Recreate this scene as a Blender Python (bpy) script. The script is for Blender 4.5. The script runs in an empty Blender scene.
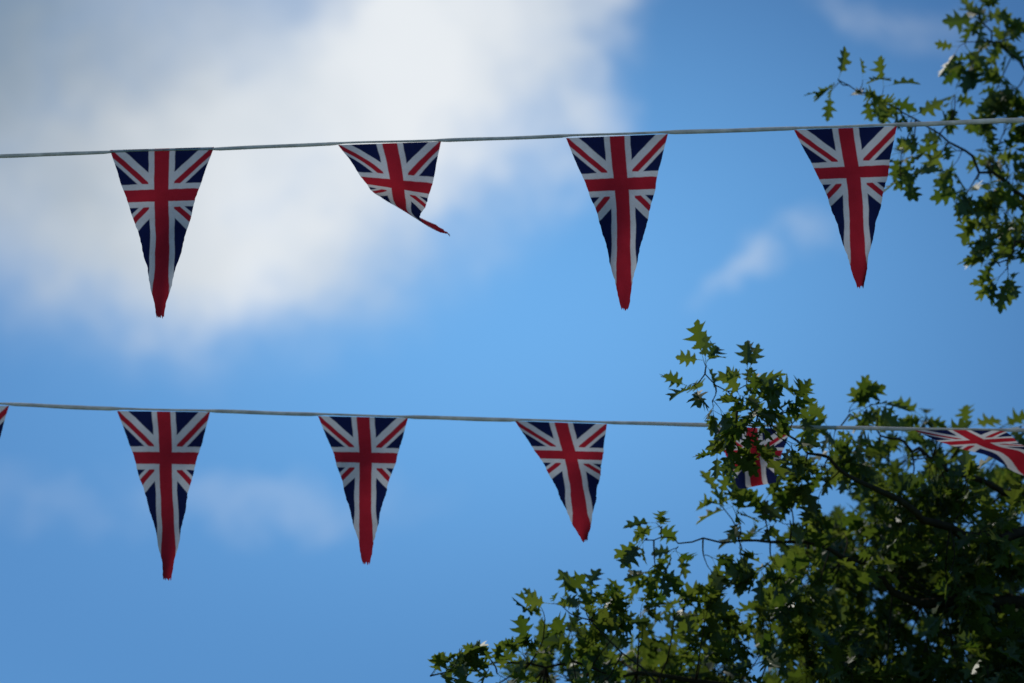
import bpy, math, random
import numpy as np
from mathutils import Vector
random.seed(7); rng=np.random.default_rng(7)
scene=bpy.context.scene
scene.view_settings.view_transform='Standard'; scene.view_settings.look='None'; scene.view_settings.exposure=0

# ------------------------------------------------------------ camera
PITCH=math.radians(28); LENS=70.0; CAM=Vector((0,0,1.6))
cam=bpy.data.cameras.new("camera"); cam.lens=LENS; cam.sensor_width=36; cam.clip_end=5000; cam.clip_start=0.05
cam.dof.use_dof=True; cam.dof.focus_distance=5.95; cam.dof.aperture_fstop=1.5
co=bpy.data.objects.new("camera",cam); co.location=CAM; co.rotation_euler=(math.radians(90)+PITCH,0,0)
scene.collection.objects.link(co); scene.camera=co
def ray(px,py):
    k=36/LENS/1024; x=(px-512)*k; y=(341.5-py)*k
    return Vector((x, math.cos(PITCH)-y*math.sin(PITCH), math.sin(PITCH)+y*math.cos(PITCH)))
def P(px,py,D):
    """surveyed point: line of sight met with the vertical plane y = D"""
    d=ray(px,py); return CAM+d*(D/d.y)

# ------------------------------------------------------------ node helpers
class NT:
    def __init__(s,nt): s.nt=nt; s.n=nt.nodes; s.l=nt.links
    def link(s,v,sock):
        if hasattr(v,'is_output'): s.l.new(v,sock)
        elif v is not None: sock.default_value=v
    def math(s,op,a,b=None,c=None,clamp=False):
        m=s.n.new('ShaderNodeMath'); m.operation=op; m.use_clamp=clamp
        s.link(a,m.inputs[0]); s.link(b,m.inputs[1]); s.link(c,m.inputs[2]); return m.outputs[0]
    def vmath(s,op,a,b=None,out=0):
        m=s.n.new('ShaderNodeVectorMath'); m.operation=op
        s.link(a,m.inputs[0]); s.link(b,m.inputs[1]); return m.outputs[out]
    def mix(s,f,a,b,blend='MIX'):
        m=s.n.new('ShaderNodeMix'); m.data_type='RGBA'; m.blend_type=blend; m.clamp_factor=True
        s.link(f,m.inputs[0])
        for v,i in ((a,6),(b,7)):
            if isinstance(v,tuple) and len(v)==3: v=v+(1,)
            s.link(v,m.inputs[i])
        return m.outputs[2]
    def noise(s,vec,scale,detail=4,rough=.5,dist=0,out=0):
        m=s.n.new('ShaderNodeTexNoise'); m.inputs['Scale'].default_value=scale; m.inputs['Detail'].default_value=detail
        m.inputs['Roughness'].default_value=rough; m.inputs['Distortion'].default_value=dist
        if vec is not None: s.l.new(vec,m.inputs['Vector'])
        return m.outputs[out]
    def smooth(s,v,a,b,c=0.,d=1.):
        m=s.n.new('ShaderNodeMapRange'); m.interpolation_type='SMOOTHSTEP'
        s.link(v,m.inputs[0]); m.inputs[1].default_value=a; m.inputs[2].default_value=b
        m.inputs[3].default_value=c; m.inputs[4].default_value=d; return m.outputs[0]

# ------------------------------------------------------------ sky
SUN_EL=math.radians(56); SUN_AZ=math.radians(-35)   # azimuth from +Y toward +X
w=bpy.data.worlds.new("World"); scene.world=w; w.use_nodes=True
W=NT(w.node_tree); W.n.clear()
sky=W.n.new('ShaderNodeTexSky'); sky.sky_type='NISHITA'; sky.sun_disc=False
sky.sun_elevation=SUN_EL; sky.sun_rotation=SUN_AZ; sky.air_density=1.0; sky.dust_density=0.6; sky.ozone_density=2.0
tc=W.n.new('ShaderNodeTexCoord'); dirv=tc.outputs['Generated']
warp=W.noise(dirv,8,4,.6,0,out=1)
warp=W.vmath('SUBTRACT',warp,(.5,.5,.5))
m=W.n.new('ShaderNodeVectorMath'); m.operation='SCALE'; W.l.new(warp,m.inputs[0]); m.inputs['Scale'].default_value=.13
dw=W.vmath('ADD',dirv,m.outputs[0])
UPV=Vector((0,-math.sin(PITCH),math.cos(PITCH)))
def blob(px,py,rx,ry,rot=0,soft=(1.0,0.0),warped=True):
    """elliptical patch of cloud or painted vignette round a fixed sky direction; radii in px of 0.028 deg"""
    c=ray(px,py).normalized(); k=36/LENS/1024
    d=W.vmath('SUBTRACT',dw if warped else dirv,tuple(c))
    cr,sr=math.cos(rot),math.sin(rot)
    ax=Vector((1,0,0))*cr+UPV*sr; ay=Vector((-1,0,0))*sr+UPV*cr
    ax=ax/(rx*k); ay=ay/(ry*k)
    a=W.vmath('DOT_PRODUCT',d,tuple(ax),out=1); b=W.vmath('DOT_PRODUCT',d,tuple(ay),out=1)
    r=W.math('SQRT',W.math('ADD',W.math('MULTIPLY',a,a),W.math('MULTIPLY',b,b)))
    front=W.math('GREATER_THAN',W.vmath('DOT_PRODUCT',dirv,tuple(c),out=1),0.3)
    return W.math('MULTIPLY',W.smooth(r,soft[0],soft[1]),front)
def add(*v):
    r=v[0]
    for q in v[1:]: r=W.math('ADD',r,q)
    return r
def mul(a,b): return W.math('MULTIPLY',a,b)
n1=W.noise(dirv,9,6,.55,.3)
n2=W.noise(dirv,6,4,.5)
dens=add(mul(blob(120,60,450,290,0,(1,.2)),.95), mul(blob(480,50,195,190,.3,(1,.1)),1.0),
         mul(blob(190,240,390,180,0,(1,.0)),.65), mul(blob(595,50,75,110,0,(1,.0)),.5),
         mul(blob(390,165,300,200,.5,(1,.0)),.5))
dens=mul(dens,W.math('ADD',W.math('MULTIPLY',n1,1.7),.10))
cloud=W.smooth(dens,-.05,1.30)
wn=W.noise(dw,18,6,.62,.4)
wisps=add(mul(blob(775,248,105,36,.35,(1,0)),.60),mul(blob(270,510,230,45,0,(1,0)),.20),mul(blob(910,15,90,50,-.6,(1,0)),.42),
          mul(blob(60,525,150,40,0,(1,0)),.10))
wisps=mul(wisps,W.smooth(wn,.25,.7))
mask=W.math('MAXIMUM',cloud,wisps)
S=0.1
blue=W.mix(1.0,sky.outputs[0],(.31,.61,.84),'MULTIPLY')
# lens vignette painted into the sky colour: brighter mid-view, darker towards the corners
vignette=blob(500,310,760,480,0,(1,0),False)
blue=W.mix(mul(vignette,.9),blue,(1.65,4.5,8.7))
shade=W.smooth(n2,.32,.68)
ccol=W.mix(shade,(6.0,6.7,7.4),(8.1,8.5,8.9))
dark=blob(-60,-20,380,460,0,(1,0))  # corner vignetting painted as darker cloud colour at top-left
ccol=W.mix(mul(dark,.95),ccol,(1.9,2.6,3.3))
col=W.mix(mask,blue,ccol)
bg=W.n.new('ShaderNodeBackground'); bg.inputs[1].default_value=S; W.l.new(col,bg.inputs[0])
out=W.n.new('ShaderNodeOutputWorld'); W.l.new(bg.outputs[0],out.inputs[0])

sun=bpy.data.lights.new("sun",'SUN'); sun.energy=3.0; sun.angle=math.radians(.5); sun.color=(1,.95,.87)
so=bpy.data.objects.new("sun",sun); scene.collection.objects.link(so)
sd=Vector((math.sin(SUN_AZ)*math.cos(SUN_EL),math.cos(SUN_AZ)*math.cos(SUN_EL),math.sin(SUN_EL)))
so.rotation_euler=sd.to_track_quat('Z','Y').to_euler(); so.location=(0,0,20)

# ------------------------------------------------------------ materials
def newmat(name):
    m=bpy.data.materials.new(name); m.use_nodes=True; t=NT(m.node_tree); t.n.clear(); return m,t
def finish(t,col,rough=.8,transl=0,tcol=None,bump=None,spec=.3):
    """matte surface, thin sheen, optional light passing through"""
    p=t.n.new('ShaderNodeBsdfDiffuse'); t.link(col,p.inputs['Color'])
    if bump is not None: t.l.new(bump,p.inputs['Normal'])
    o=t.n.new('ShaderNodeOutputMaterial'); res=p.outputs[0]
    if spec>0:
        gl=t.n.new('ShaderNodeBsdfGlossy'); gl.inputs['Roughness'].default_value=rough; gl.inputs[0].default_value=(1,1,1,1)
        ms=t.n.new('ShaderNodeMixShader'); ms.inputs[0].default_value=spec*.1
        t.l.new(res,ms.inputs[1]); t.l.new(gl.outputs[0],ms.inputs[2]); res=ms.outputs[0]
    if transl>0:
        tr=t.n.new('ShaderNodeBsdfTranslucent'); t.link(tcol if tcol is not None else col,tr.inputs[0])
        ms=t.n.new('ShaderNodeMixShader'); ms.inputs[0].default_value=transl
        t.l.new(res,ms.inputs[1]); t.l.new(tr.outputs[0],ms.inputs[2]); res=ms.outputs[0]
    t.l.new(res,o.inputs[0])
def bumpn(t,h,st,dist):
    b=t.n.new('ShaderNodeBump'); b.inputs['Strength'].default_value=st; b.inputs['Distance'].default_value=dist
    t.l.new(h,b.inputs['Height']); return b.outputs[0]

YC=.465
flagmat,t=newmat("union_jack_cloth")
uv=t.n.new('ShaderNodeTexCoord').outputs['UV']
obj=t.n.new('ShaderNodeTexCoord').outputs['Object']
wob=t.noise(uv,9,2,.5,out=1); wob=t.vmath('SUBTRACT',wob,(.5,.5,.5))
sc=t.n.new('ShaderNodeVectorMath'); sc.operation='SCALE'; t.l.new(wob,sc.inputs[0]); sc.inputs['Scale'].default_value=.012
uvw=t.vmath('ADD',uv,sc.outputs[0])
sep=t.n.new('ShaderNodeSeparateXYZ'); t.l.new(uvw,sep.inputs[0]); x=sep.outputs[0]; y=t.math('SUBTRACT',sep.outputs[1],YC)
ax=t.math('ABSOLUTE',x); ay=t.math('ABSOLUTE',y)
def lt(a,b): return t.smooth(a,b+.006,b-.006)
d1=t.math('SUBTRACT',t.math('MULTIPLY',x,.685),t.math('MULTIPLY',y,.729))
d2=t.math('ADD',t.math('MULTIPLY',x,.685),t.math('MULTIPLY',y,.729))
sg=t.math('SIGN',x); off=t.math('MULTIPLY',sg,.018)
dw_=t.math('MAXIMUM',lt(t.math('ABSOLUTE',d1),.078),lt(t.math('ABSOLUTE',d2),.078))
dr_=t.math('MAXIMUM',lt(t.math('ABSOLUTE',t.math('SUBTRACT',d1,off)),.027),lt(t.math('ABSOLUTE',t.math('SUBTRACT',d2,off)),.027))
cw=t.math('MAXIMUM',lt(ax,.128),lt(ay,.115)); cr_=t.math('MAXIMUM',lt(ax,.072),lt(ay,.06))
RED=(.40,.018,.034);NAVY=(.009,.014,.070);WHT=(.62,.62,.67)
c=t.mix(dw_,NAVY,WHT); c=t.mix(dr_,c,RED); c=t.mix(cw,c,WHT); c=t.mix(cr_,c,RED)
grime=t.noise(obj,14,5,.6); c=t.mix(1.0,c,t.mix(t.smooth(grime,.25,.75),(.80,.80,.80),(1,1,1)),'MULTIPLY')
wv=t.noise(obj,38,4,.6)
finish(t,c,.6,.38,None,bumpn(t,wv,.7,.008),.06)

tapemat,t=newmat("cotton_tape")
obj=t.n.new('ShaderNodeTexCoord').outputs['Object']
g=t.noise(obj,25,5,.6); c=t.mix(t.smooth(g,.3,.7),(.62,.62,.60),(.80,.80,.78))
finish(t,c,.6,.45,None,None,0)

leafmat,t=newmat("oak_leaf")
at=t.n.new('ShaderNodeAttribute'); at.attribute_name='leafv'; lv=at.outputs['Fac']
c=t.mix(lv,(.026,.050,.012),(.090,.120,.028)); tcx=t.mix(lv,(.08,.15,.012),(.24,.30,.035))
finish(t,c,.42,.35,tcx,None,.45)
barkmat,t=newmat("oak_bark")
gm=t.n.new('ShaderNodeNewGeometry'); mp=t.n.new('ShaderNodeMapping'); mp.inputs['Scale'].default_value=(1,1,.2); t.l.new(gm.outputs['Position'],mp.inputs[0])
nb=t.noise(mp.outputs[0],30,4,.65); c=t.mix(nb,(.02,.016,.012),(.09,.075,.055))
finish(t,c,.9,0,None,bumpn(t,nb,.8,.01),0)
gmat,t=newmat("grass")
gm=t.n.new('ShaderNodeNewGeometry'); a=t.noise(gm.outputs['Position'],.6,4,.6); b=t.noise(gm.outputs['Position'],45,3,.7)
c=t.mix(t.smooth(a,.3,.7),(.045,.075,.02),(.075,.10,.03)); c=t.mix(t.math('MULTIPLY',b,.7),c,(.03,.05,.012))
finish(t,c,.95,0,None,None,0)

def meshobj(name,verts,faces,mat,parent=None,uvs=None,smooth=True,attr=None):
    me=bpy.data.meshes.new(name); me.from_pydata([tuple(v) for v in verts],[],faces); me.materials.append(mat)
    if uvs is not None:
        ul=me.uv_layers.new(name="UVMap"); li=np.zeros(len(me.loops),dtype=np.int32); me.loops.foreach_get('vertex_index',li)
        ul.data.foreach_set('uv',np.array(uvs,dtype=np.float32)[li].ravel())
    if attr is not None:
        aa=me.attributes.new('leafv','FLOAT','POINT'); aa.data.foreach_set('value',np.array(attr,dtype=np.float32))
    if smooth: me.polygons.foreach_set('use_smooth',[True]*len(me.polygons))
    me.update(); o=bpy.data.objects.new(name,me); scene.collection.objects.link(o)
    if parent: o.parent=parent
    return o
def empty(name):
    e=bpy.data.objects.new(name,None); scene.collection.objects.link(e); return e

# ------------------------------------------------------------ ground
N=40; gv=[];gf=[]
xs=np.sign(np.linspace(-1,1,N))*np.abs(np.linspace(-1,1,N))**3*2000
for yy in xs:
    for xx in xs: gv.append((xx,yy,0))
for j in range(N-1):
    for i in range(N-1): gf.append((j*N+i,j*N+i+1,(j+1)*N+i+1,(j+1)*N+i))
meshobj("ground",gv,gf,gmat)

# ------------------------------------------------------------ bunting
def catmull(ts,vals,q):
    vals=np.array(vals,float); ts=np.array(ts,float); i=int(np.clip(np.searchsorted(ts,q)-1,0,len(ts)-2))
    h=ts[i+1]-ts[i]; u=(q-ts[i])/h
    def tan(k):
        if k==0: return (vals[1]-vals[0])/(ts[1]-ts[0])
        if k==len(ts)-1: return (vals[-1]-vals[-2])/(ts[-1]-ts[-2])
        return (vals[k+1]-vals[k-1])/(ts[k+1]-ts[k-1])
    m0,m1=tan(i)*h,tan(i+1)*h
    return (2*u**3-3*u**2+1)*vals[i]+(u**3-2*u**2+u)*m0+(-2*u**3+3*u**2)*vals[i+1]+(u**3-u**2)*m1
def flag(name,rows,D,parent,seed=0,amp=.010,vlen=1.68):
    """rows: (t, lx,ly, rx,ry, depth_left, depth_right)"""
    r=random.Random(seed); ph=r.uniform(0,6.28); ph2=r.uniform(0,6.28); fr=r.uniform(.7,1.2)
    NS,NTT=16,56; ts=[a[0] for a in rows]; vs=[];us=[];fs=[]
    TM=.985
    for j in range(NTT+1):
        t_=j/NTT*TM; q=catmull(ts,[a[1:] for a in rows],t_)
        for i in range(NS+1):
            s=i/NS
            px=q[0]*(1-s)+q[2]*s; py=q[1]*(1-s)+q[3]*s; d=q[4]*(1-s)+q[5]*s
            env=min(1,t_*3.0)
            d+=amp*env*math.sin(6.28*fr*(s-.5)*(1-t_*.6)+ph+t_*2.2)+amp*.5*env*math.sin(t_*9+ph2+s*1.5)
            px+=env*(.9*math.sin(t_*8+ph2)+.5*math.sin(t_*31+ph)*(s-.5)*2); 
            if i in(0,NS) : px+=env*r.uniform(-.35,.35)
            if j==NTT: py+=r.uniform(0,3.5)
            vs.append(P(px,py,D+d)); us.append(((s-.5)*(1-t_),t_*vlen))
    for j in range(NTT):
        for i in range(NS):
            a=j*(NS+1)+i; fs.append((a,a+1,a+NS+2,a+NS+1))
    return meshobj(name,vs,fs,flagmat,parent,us)
def simple(lx,ly,rx,ry,tx,ty,bow=0,pinch=2.0,tilt=0):
    rows=[]
    for t_ in (0,.25,.5,.75,1):
        k=math.sin(t_*math.pi); cx=bow*k
        p=pinch*k; wt=3.0*t_
        rows.append((t_,lx+(tx-lx)*t_+cx+p-wt,ly+(ty-ly)*t_,rx+(tx-rx)*t_+cx-p+wt,ry+(ty-ry)*t_,tilt*t_,tilt*t_))
    return rows
def tape(name,pts,D,parent,th,flags,seed):
    """folded cotton tape, narrower where it is stitched over a flag"""
    pts=sorted(pts); X=[p[0] for p in pts]; Y=[p[1] for p in pts]
    xs=np.arange(X[0],X[-1],5.0); vs=[];fs=[];K=6
    for n,xx in enumerate(xs):
        yy=catmull(X,[[b] for b in Y],xx)[0]
        e=min([1]+[max(0,min(1,(max(a-xx,xx-b)+6)/12)) for a,b in flags])
        tw=th(xx)*(.55+.5*e)*(1+.05*math.sin(xx*.031+seed)+.03*math.sin(xx*.11))
        wv=.15*math.sin(xx*.06+seed*2)
        a_=.25*math.sin(xx*.02+seed)*e
        c=P(xx,yy+wv-.4*(1-e),D)
        mm=c.y/math.cos(PITCH)*36/LENS/1024*1.12
        h=tw*mm/2
        for k in range(K):
            an=2*math.pi*k/K; oy=math.cos(an)*.0014; oz=math.sin(an)*h
            vs.append(c+Vector((0,oy*math.cos(a_)-oz*math.sin(a_)*.5,oz*math.cos(a_)+oy*math.sin(a_))))
        if n:
            for k in range(K):
                a=(n-1)*K+k; b=(n-1)*K+(k+1)%K; fs.append((a,b,b+K,a+K))
    return meshobj(name,vs,fs,tapemat,parent)

DU,DL=5.2,5.9
upper=empty("union_jack_bunting")
topy=lambda x: float(np.interp(x,[-700,0,110,214,340,440,566,668,794,896,1024,1800],[160,156,152,149,143.5,140.5,136,132.5,128.5,125,120,96]))
UF=[simple(110,150,214,147,161,318,0,3.5),
    [(0,338,145,441,141.5,0,0),(.14,351,162,436,164,.0,.01),(.27,363,180,431,188,.02,.04),(.42,374,192,426,206,.09,.08),(.58,386,200,421,219,.17,.11),(.78,402,209,434,230,.22,.15),(.92,424,220,442,233,.25,.20),(1,443,228,451,234,.26,.25)],
    simple(566,138,668,134,625,310,2,3.5), simple(794,130,897,126,860,288,3,3)]
extra=[(-345,-243),(-118,-16),(1038,1136),(1260,1360),(1488,1588)]
for k,(a,b) in enumerate(extra):
    UF.append(simple(a,topy(a)+1.5,b,topy(b)+1.5,(a+b)/2+random.uniform(-6,8),topy(a)+168,random.uniform(-2,3),3))
for k,rows in enumerate(UF): flag("flag_%d"%(k+1),rows,DU,upper,seed=k+3,amp=.017)
tape("tape",[(x_,topy(x_)) for x_ in (-700,-350,0,110,214,340,440,566,668,794,896,1024,1400,1800)],DU-.001,upper,
     lambda x_: 4.2+1.6*max(0,min(1,(x_-300)/700)),[(r_[0][1],r_[0][3]) for r_ in UF],1)

lower=empty("union_jack_bunting")
lowy=lambda x: float(np.interp(x,[-700,0,117,210,318,408,515,607,712,800,915,1024,1800],[388,404,409,411,414.5,417,420,422.5,425,427,429,430,428]))
LF=[simple(-84,404,9,406,-38,572,0,2),
    simple(117,411,210,412,167,580,2,3.5), simple(318,416,408,418,365,564,2,3),
    [(0,515,421,607,424,0,0),(.25,535,451,603,453,0,.01),(.5,552,481,598,482,.02,.03),(.75,567,511,594,512,.03,.04),(1,582,541,588,541,.05,.05)],
    [(0,712,426,791,429,0,0),(.2,722,446,785,447,0,.03),(.4,730,466,779,464,.03,.0),(.55,737,487,775,482,.06,.05),(.65,747,488,774,480,.10,.09),(1,762,476,766,475,.27,.27)],
    [(0,914,430,1004,430,0,0),(.2,936,440,1012,436,.0,.03),(.4,962,449,1022,445,.05,.05),(.6,990,457,1033,449,.12,.10),(.8,1015,472,1042,462,.17,.15),(1,1052,484,1053,483,.2,.2)]]
for a,b in [(-285,-192),(1112,1203),(1310,1400),(1508,1600)]:
    LF.append(simple(a,lowy(a)+1.5,b,lowy(b)+1.5,(a+b)/2+random.uniform(-4,8),lowy(a)+160,2))
for k,rows in enumerate(LF): flag("flag_%d"%(k+1),rows,DL,lower,seed=k+40,amp=.017 if k<4 or k>5 else .028)
tape("tape",[(x_,lowy(x_)) for x_ in (-700,-350,0,117,210,318,408,515,607,712,800,915,1024,1400,1800)],DL-.001,lower,
     lambda x_: 4.0,[(r_[0][1],r_[0][3]) for r_ in LF],5)

# ------------------------------------------------------------ oak tree
tree=empty("oak_tree")
BV=[];BF=[]
def tube(pts,r0,r1,K=6,pw=1.0):
    b=len(BV); n=len(pts)
    for i,p in enumerate(pts):
        d=(pts[min(i+1,n-1)]-pts[max(i-1,0)]).normalized()
        u=d.cross(Vector((0.13,.31,.94)))
        if u.length<.05: u=d.cross(Vector((1,0,0)))
        u.normalize(); v=d.cross(u); r=r1+(r0-r1)*(1-i/(n-1))**pw
        for k in range(K):
            a=6.2832*k/K; BV.append(p+(u*math.cos(a)+v*math.sin(a))*r)
    for i in range(n-1):
        for k in range(K):
            a=b+i*K+k; c=b+i*K+(k+1)%K; BF.append((a,c,c+K,a+K))
def smoothpath(ctrl,n):
    ts=list(range(len(ctrl))); return [Vector(catmull(ts,[tuple(c) for c in ctrl],i/(n-1)*(len(ctrl)-1))) for i in range(n)]
skel=[]
def limb(ctrl,r0,r1,n=34,K=7,wob=.008,pw=2.2):
    pts=smoothpath(ctrl,n)
    for i in range(1,n-1): pts[i]+=Vector([random.gauss(0,wob) for _ in range(3)])
    tube(pts,r0,r1,K,pw); skel.extend(pts[n//5:]); return pts
T=Vector
trunk=limb([T((3.15,7.3,-.1)),T((3.1,7.3,1.2)),T((3.18,7.25,2.6)),T((3.05,7.2,4.2)),T((3.15,7.1,5.8)),T((3.1,7.0,7.3))],.19,.02,30,12,.01,.9)
del skel[:]
def tr(z): return min(trunk,key=lambda p:abs(p.z-z)).copy()
limb([tr(2.6),P(1080,720,7.1),P(960,705,6.9),P(800,692,6.6),P(640,675,6.4),P(520,662,6.3),P(430,676,6.2)],.05,.0025)
limb([tr(3.0),P(1100,640,6.9),P(1000,603,6.6),P(905,597,6.4),P(850,555,6.3),P(760,541,6.2),P(690,541,6.15),P(645,540,6.1)],.045,.002)
limb([tr(3.3),P(1100,560,6.6),P(980,540,6.3),P(890,500,6.05),P(820,455,6.0),P(765,420,5.75),P(705,374,5.68)],.04,.002)
limb([tr(3.6),P(1100,520,6.7),P(1000,490,6.5),P(930,458,6.3),P(880,432,6.25),P(850,414,6.2)],.035,.0025)
limb([tr(3.9),P(1120,480,6.9),P(1060,460,6.8),P(1000,440,6.7),P(940,432,6.6)],.03,.0025)
limb([tr(2.9),P(1150,760,6.6),P(1000,740,6.4),P(850,730,6.2),P(700,715,6.1),P(590,620,6.2)],.04,.0025)
limb([tr(4.4),P(1180,300,6.4),P(1100,230,6.2),P(1020,195,6.0),P(960,150,5.9),P(900,108,5.8),P(838,80,5.7)],.03,.002)
limb([tr(4.7),P(1200,200,6.4),P(1090,110,6.2),P(1030,70,6.0),P(985,30,5.9),P(965,0,5.9)],.03,.0025)
limb([tr(4.2),P(1180,330,6.3),P(1090,280,6.1),P(1030,240,6.0),P(1000,266,5.9)],.025,.0025)
visN=len(skel)
def infx(p):
    v=p-CAM; return v.x/(v.y*math.cos(PITCH)+v.z*math.sin(PITCH))*LENS/36
for k in range(22):   # rest of the crown, round the trunk
    z=random.uniform(2.6,6.6); a=random.uniform(-1.5,2.9); L=random.uniform(1.0,2.0)*(1-.08*(z-3))
    p=tr(z); d=T((math.cos(a),math.sin(a),0)); e=p+d*L+T((0,0,.45))
    if infx(e)>.60 and infx(p+d*L*.5)>.6: limb([p,p+d*L*.5+T((0,0,.25)),e],.035,.004,14,6)
# leaves
HALF=[(.009,-.28),(.010,0),(.05,.09),(.19,.12),(.255,.19),(.15,.24),(.10,.33),(.30,.41),(.42,.53),(.25,.52),(.12,.57),(.25,.72),(.31,.83),(.19,.79),(.10,.81),(.10,.91),(.0,1.0)]
LV=[];LFc=[];LA=[]
def leaf(p,d,nrm,L,val):
    d=d.normalized(); s=d.cross(nrm)
    if s.length<1e-3: s=d.cross(Vector((1,0,.2)))
    s.normalize(); n=s.cross(d)
    fold=random.uniform(.05,.5); curl=random.uniform(-.1,.55); wd=random.uniform(.8,1.15); tw=random.uniform(-.25,.25)
    p=p+d*(.28*L)
    mid=[-.28,0,.3,.6,1.0]
    def pt(x,y):
        z=abs(x)*fold-curl*max(0,y)**2*.6+tw*x*y
        return p+(s*(x*wd)+d*y+n*z)*L
    b=len(LV)
    for y_ in mid: LV.append(pt(0,y_))
    h=HALF[:-1]; m=len(h)
    for sg_ in (1,-1):
        for (x_,y_) in h:
            jx=1+random.uniform(-.15,.15); LV.append(pt(x_*jx*sg_,y_))
    R=[b+5+i for i in range(m)]; Lr=[b+5+m+i for i in range(m)]
    for a,flip in((R,False),(Lr,True)):
        for f in ([b,a[0],a[1],b+1],[b+1]+a[1:7]+[b+2],[b+2]+a[6:11]+[b+3],[b+3]+a[10:16]+[b+4]):
            LFc.append(f if not flip else f[::-1])
    LA.extend([val]*(5+2*m))
def rv(): 
    v=Vector([random.gauss(0,1) for _ in range(3)]); return v.normalized()
def clump(c,R,n,leaflen=.092,dark=0,vis=True):
    pool=skel[:visN] if vis else skel
    near=min(pool,key=lambda q:(q-c).length)
    out=(c-near); dist=out.length
    o=out.normalized() if dist>.01 else rv()
    if dist>.02:
        mid=near+out*.5+rv()*dist*.12-Vector((0,0,dist*.05))
        tube(smoothpath([near,mid,c],6),.0028+.002*min(1,dist),.0018,4)
    ntw=max(2,n//6)
    for i in range(ntw):
        d=(rv()+o*.9+Vector((0,0,.1))).normalized(); L=R*random.uniform(.6,1.15)
        st=c-o*random.uniform(0,min(dist,R*.4)); e=st+d*L
        pts=smoothpath([st,st+d*L*.5+rv()*L*.12,e],5); tube(pts,.0018,.001,3)
        m=max(3,int(n/ntw))
        for k in range(m):
            f=random.uniform(.25,1) if k<m*.5 else random.uniform(.8,1)
            q=pts[min(4,int(f*4.99))].lerp(e,f*.3)
            ld=(d*random.uniform(.3,1.0)+rv()*.85+Vector((0,0,-.28))).normalized()
            nr=(Vector((0,0,1))*random.uniform(.2,1.1)+rv()*.8)
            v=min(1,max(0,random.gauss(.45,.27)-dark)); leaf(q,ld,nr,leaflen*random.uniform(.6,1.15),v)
C=[]
def cl(px,py,D,r,n,dark=0): C.append((px,py,D,r,n,dark))
for a in [(838,79,5.75,13,6),(864,88,5.75,16,8),(885,100,5.8,14,7),(903,118,5.8,16,9),(905,150,5.85,18,10),(900,176,5.8,14,6),(930,160,5.85,20,13),(955,150,5.9,20,13),
          (975,180,5.9,20,13),(960,200,5.9,12,6),(955,95,5.9,16,9),(975,60,5.9,16,10),(965,42,5.9,10,6),(990,20,5.9,20,16),(1008,50,5.95,22,22),(1010,90,5.95,22,22),(990,100,5.95,18,14),
          (1005,130,6,22,22),(990,160,6,20,18),(1010,185,6,22,22),(1005,215,6,20,20),(985,215,6,12,7),(1008,248,6,20,20),(990,252,5.95,12,9),(1008,270,5.95,12,8),(1022,230,6,22,18),(1030,20,6,30,20),(1035,120,6,30,20),(1035,180,6.1,28,20)]: cl(*a)
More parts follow.
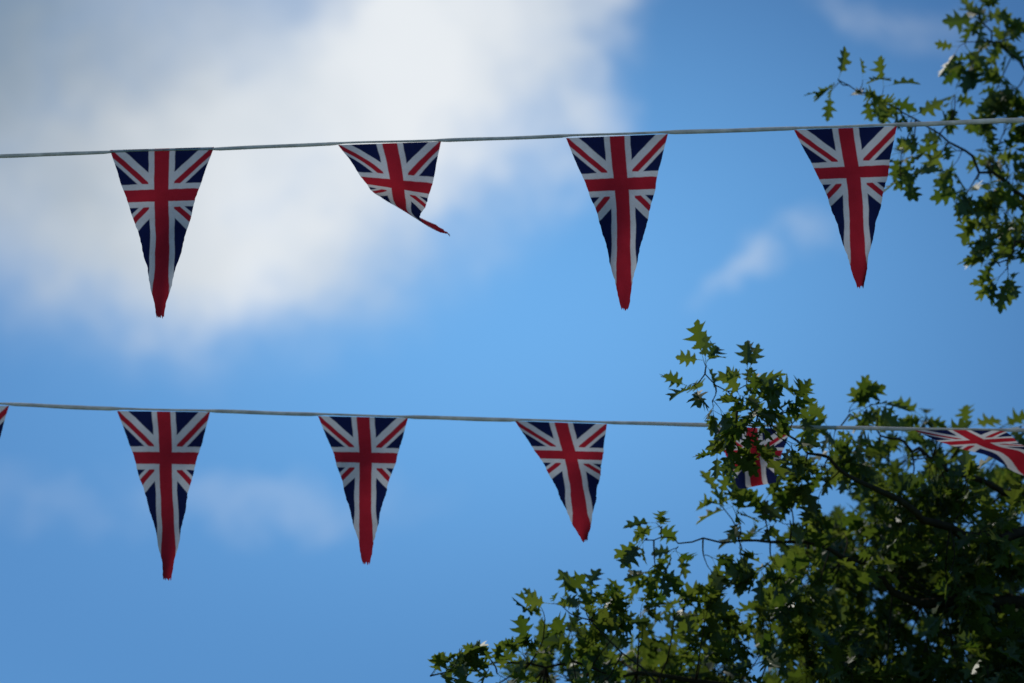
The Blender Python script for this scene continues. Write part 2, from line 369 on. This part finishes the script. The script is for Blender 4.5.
for a in [(706,366,5.68,9,6),(692,386,5.68,10,7),(712,402,5.68,13,9),(748,384,5.7,13,10),(745,406,5.7,18,14),(735,428,5.7,16,12),(726,450,5.7,12,9),(744,446,5.7,12,9),(768,414,5.75,20,15),(786,442,5.75,14,9),
          (800,414,5.85,18,12),(835,430,6.1,22,16),(850,412,6.2,13,9),(878,418,6.2,16,11),(918,420,6.5,18,12),(900,436,6.3,20,15),(860,450,6.2,22,16),(930,450,6.4,22,12),(825,468,6.05,22,15),(800,474,6.05,14,9),
          (965,428,6.6,12,6),(1000,428,6.6,12,7),(1020,430,6.6,20,12),
          (647,540,6.1,8,5),(662,526,6.1,9,5),(655,566,6.12,12,8),(678,548,6.15,14,8),(705,560,6.2,14,8),(738,520,6.2,16,10),(720,504,6.2,10,4),(760,505,6.2,14,7),(742,550,6.2,18,12),(775,565,6.2,22,16),(765,530,6.2,16,8),(790,520,6.2,18,10),
          (800,585,6.3,22,18),(790,500,6.2,12,5),
          (430,676,6.2,10,7),(452,670,6.2,13,10),(482,652,6.25,14,9),(497,674,6.25,17,14),(525,657,6.3,18,15),(545,619,6.25,12,7),(562,606,6.22,11,6),(585,600,6.2,11,7),(590,622,6.2,20,14),(570,647,6.3,20,18),(610,642,6.3,22,20),
          (640,620,6.3,18,14),(630,606,6.3,10,5),(675,614,6.3,18,15),(705,620,6.3,20,17),(740,612,6.4,20,15),(770,620,6.4,22,18)]: cl(*a)
def poly(pts,n,D0,D1,r,nl,dark=0):
    xs_=[p[0] for p in pts]; ys_=[p[1] for p in pts]; k=0
    while k<n:
        x_=random.uniform(min(xs_),max(xs_)); y_=random.uniform(min(ys_),max(ys_)); ins=False; j=len(pts)-1
        for i in range(len(pts)):
            if (ys_[i]>y_)!=(ys_[j]>y_) and x_<(xs_[j]-xs_[i])*(y_-ys_[i])/(ys_[j]-ys_[i])+xs_[i]: ins=not ins
            j=i
        if ins: cl(x_,y_,random.uniform(D0,D1),r,nl,dark); k+=1
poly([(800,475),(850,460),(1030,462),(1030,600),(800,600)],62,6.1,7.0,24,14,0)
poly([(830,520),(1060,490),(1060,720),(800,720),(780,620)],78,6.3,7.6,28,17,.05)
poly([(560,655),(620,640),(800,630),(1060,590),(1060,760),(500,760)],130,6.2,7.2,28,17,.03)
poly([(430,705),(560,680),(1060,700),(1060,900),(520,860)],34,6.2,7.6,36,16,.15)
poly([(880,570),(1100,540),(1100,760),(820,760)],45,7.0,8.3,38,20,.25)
for a in C: 
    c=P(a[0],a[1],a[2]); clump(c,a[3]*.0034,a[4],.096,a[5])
k=0
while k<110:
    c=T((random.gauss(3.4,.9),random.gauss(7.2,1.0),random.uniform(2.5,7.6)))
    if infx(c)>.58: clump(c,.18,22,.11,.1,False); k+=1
LV=np.array(LV)
meshobj("foliage",LV,LFc,leafmat,tree,None,False,LA)
meshobj("trunk_and_branches",BV,BF,barkmat,tree)
print("leaf faces",len(LFc))
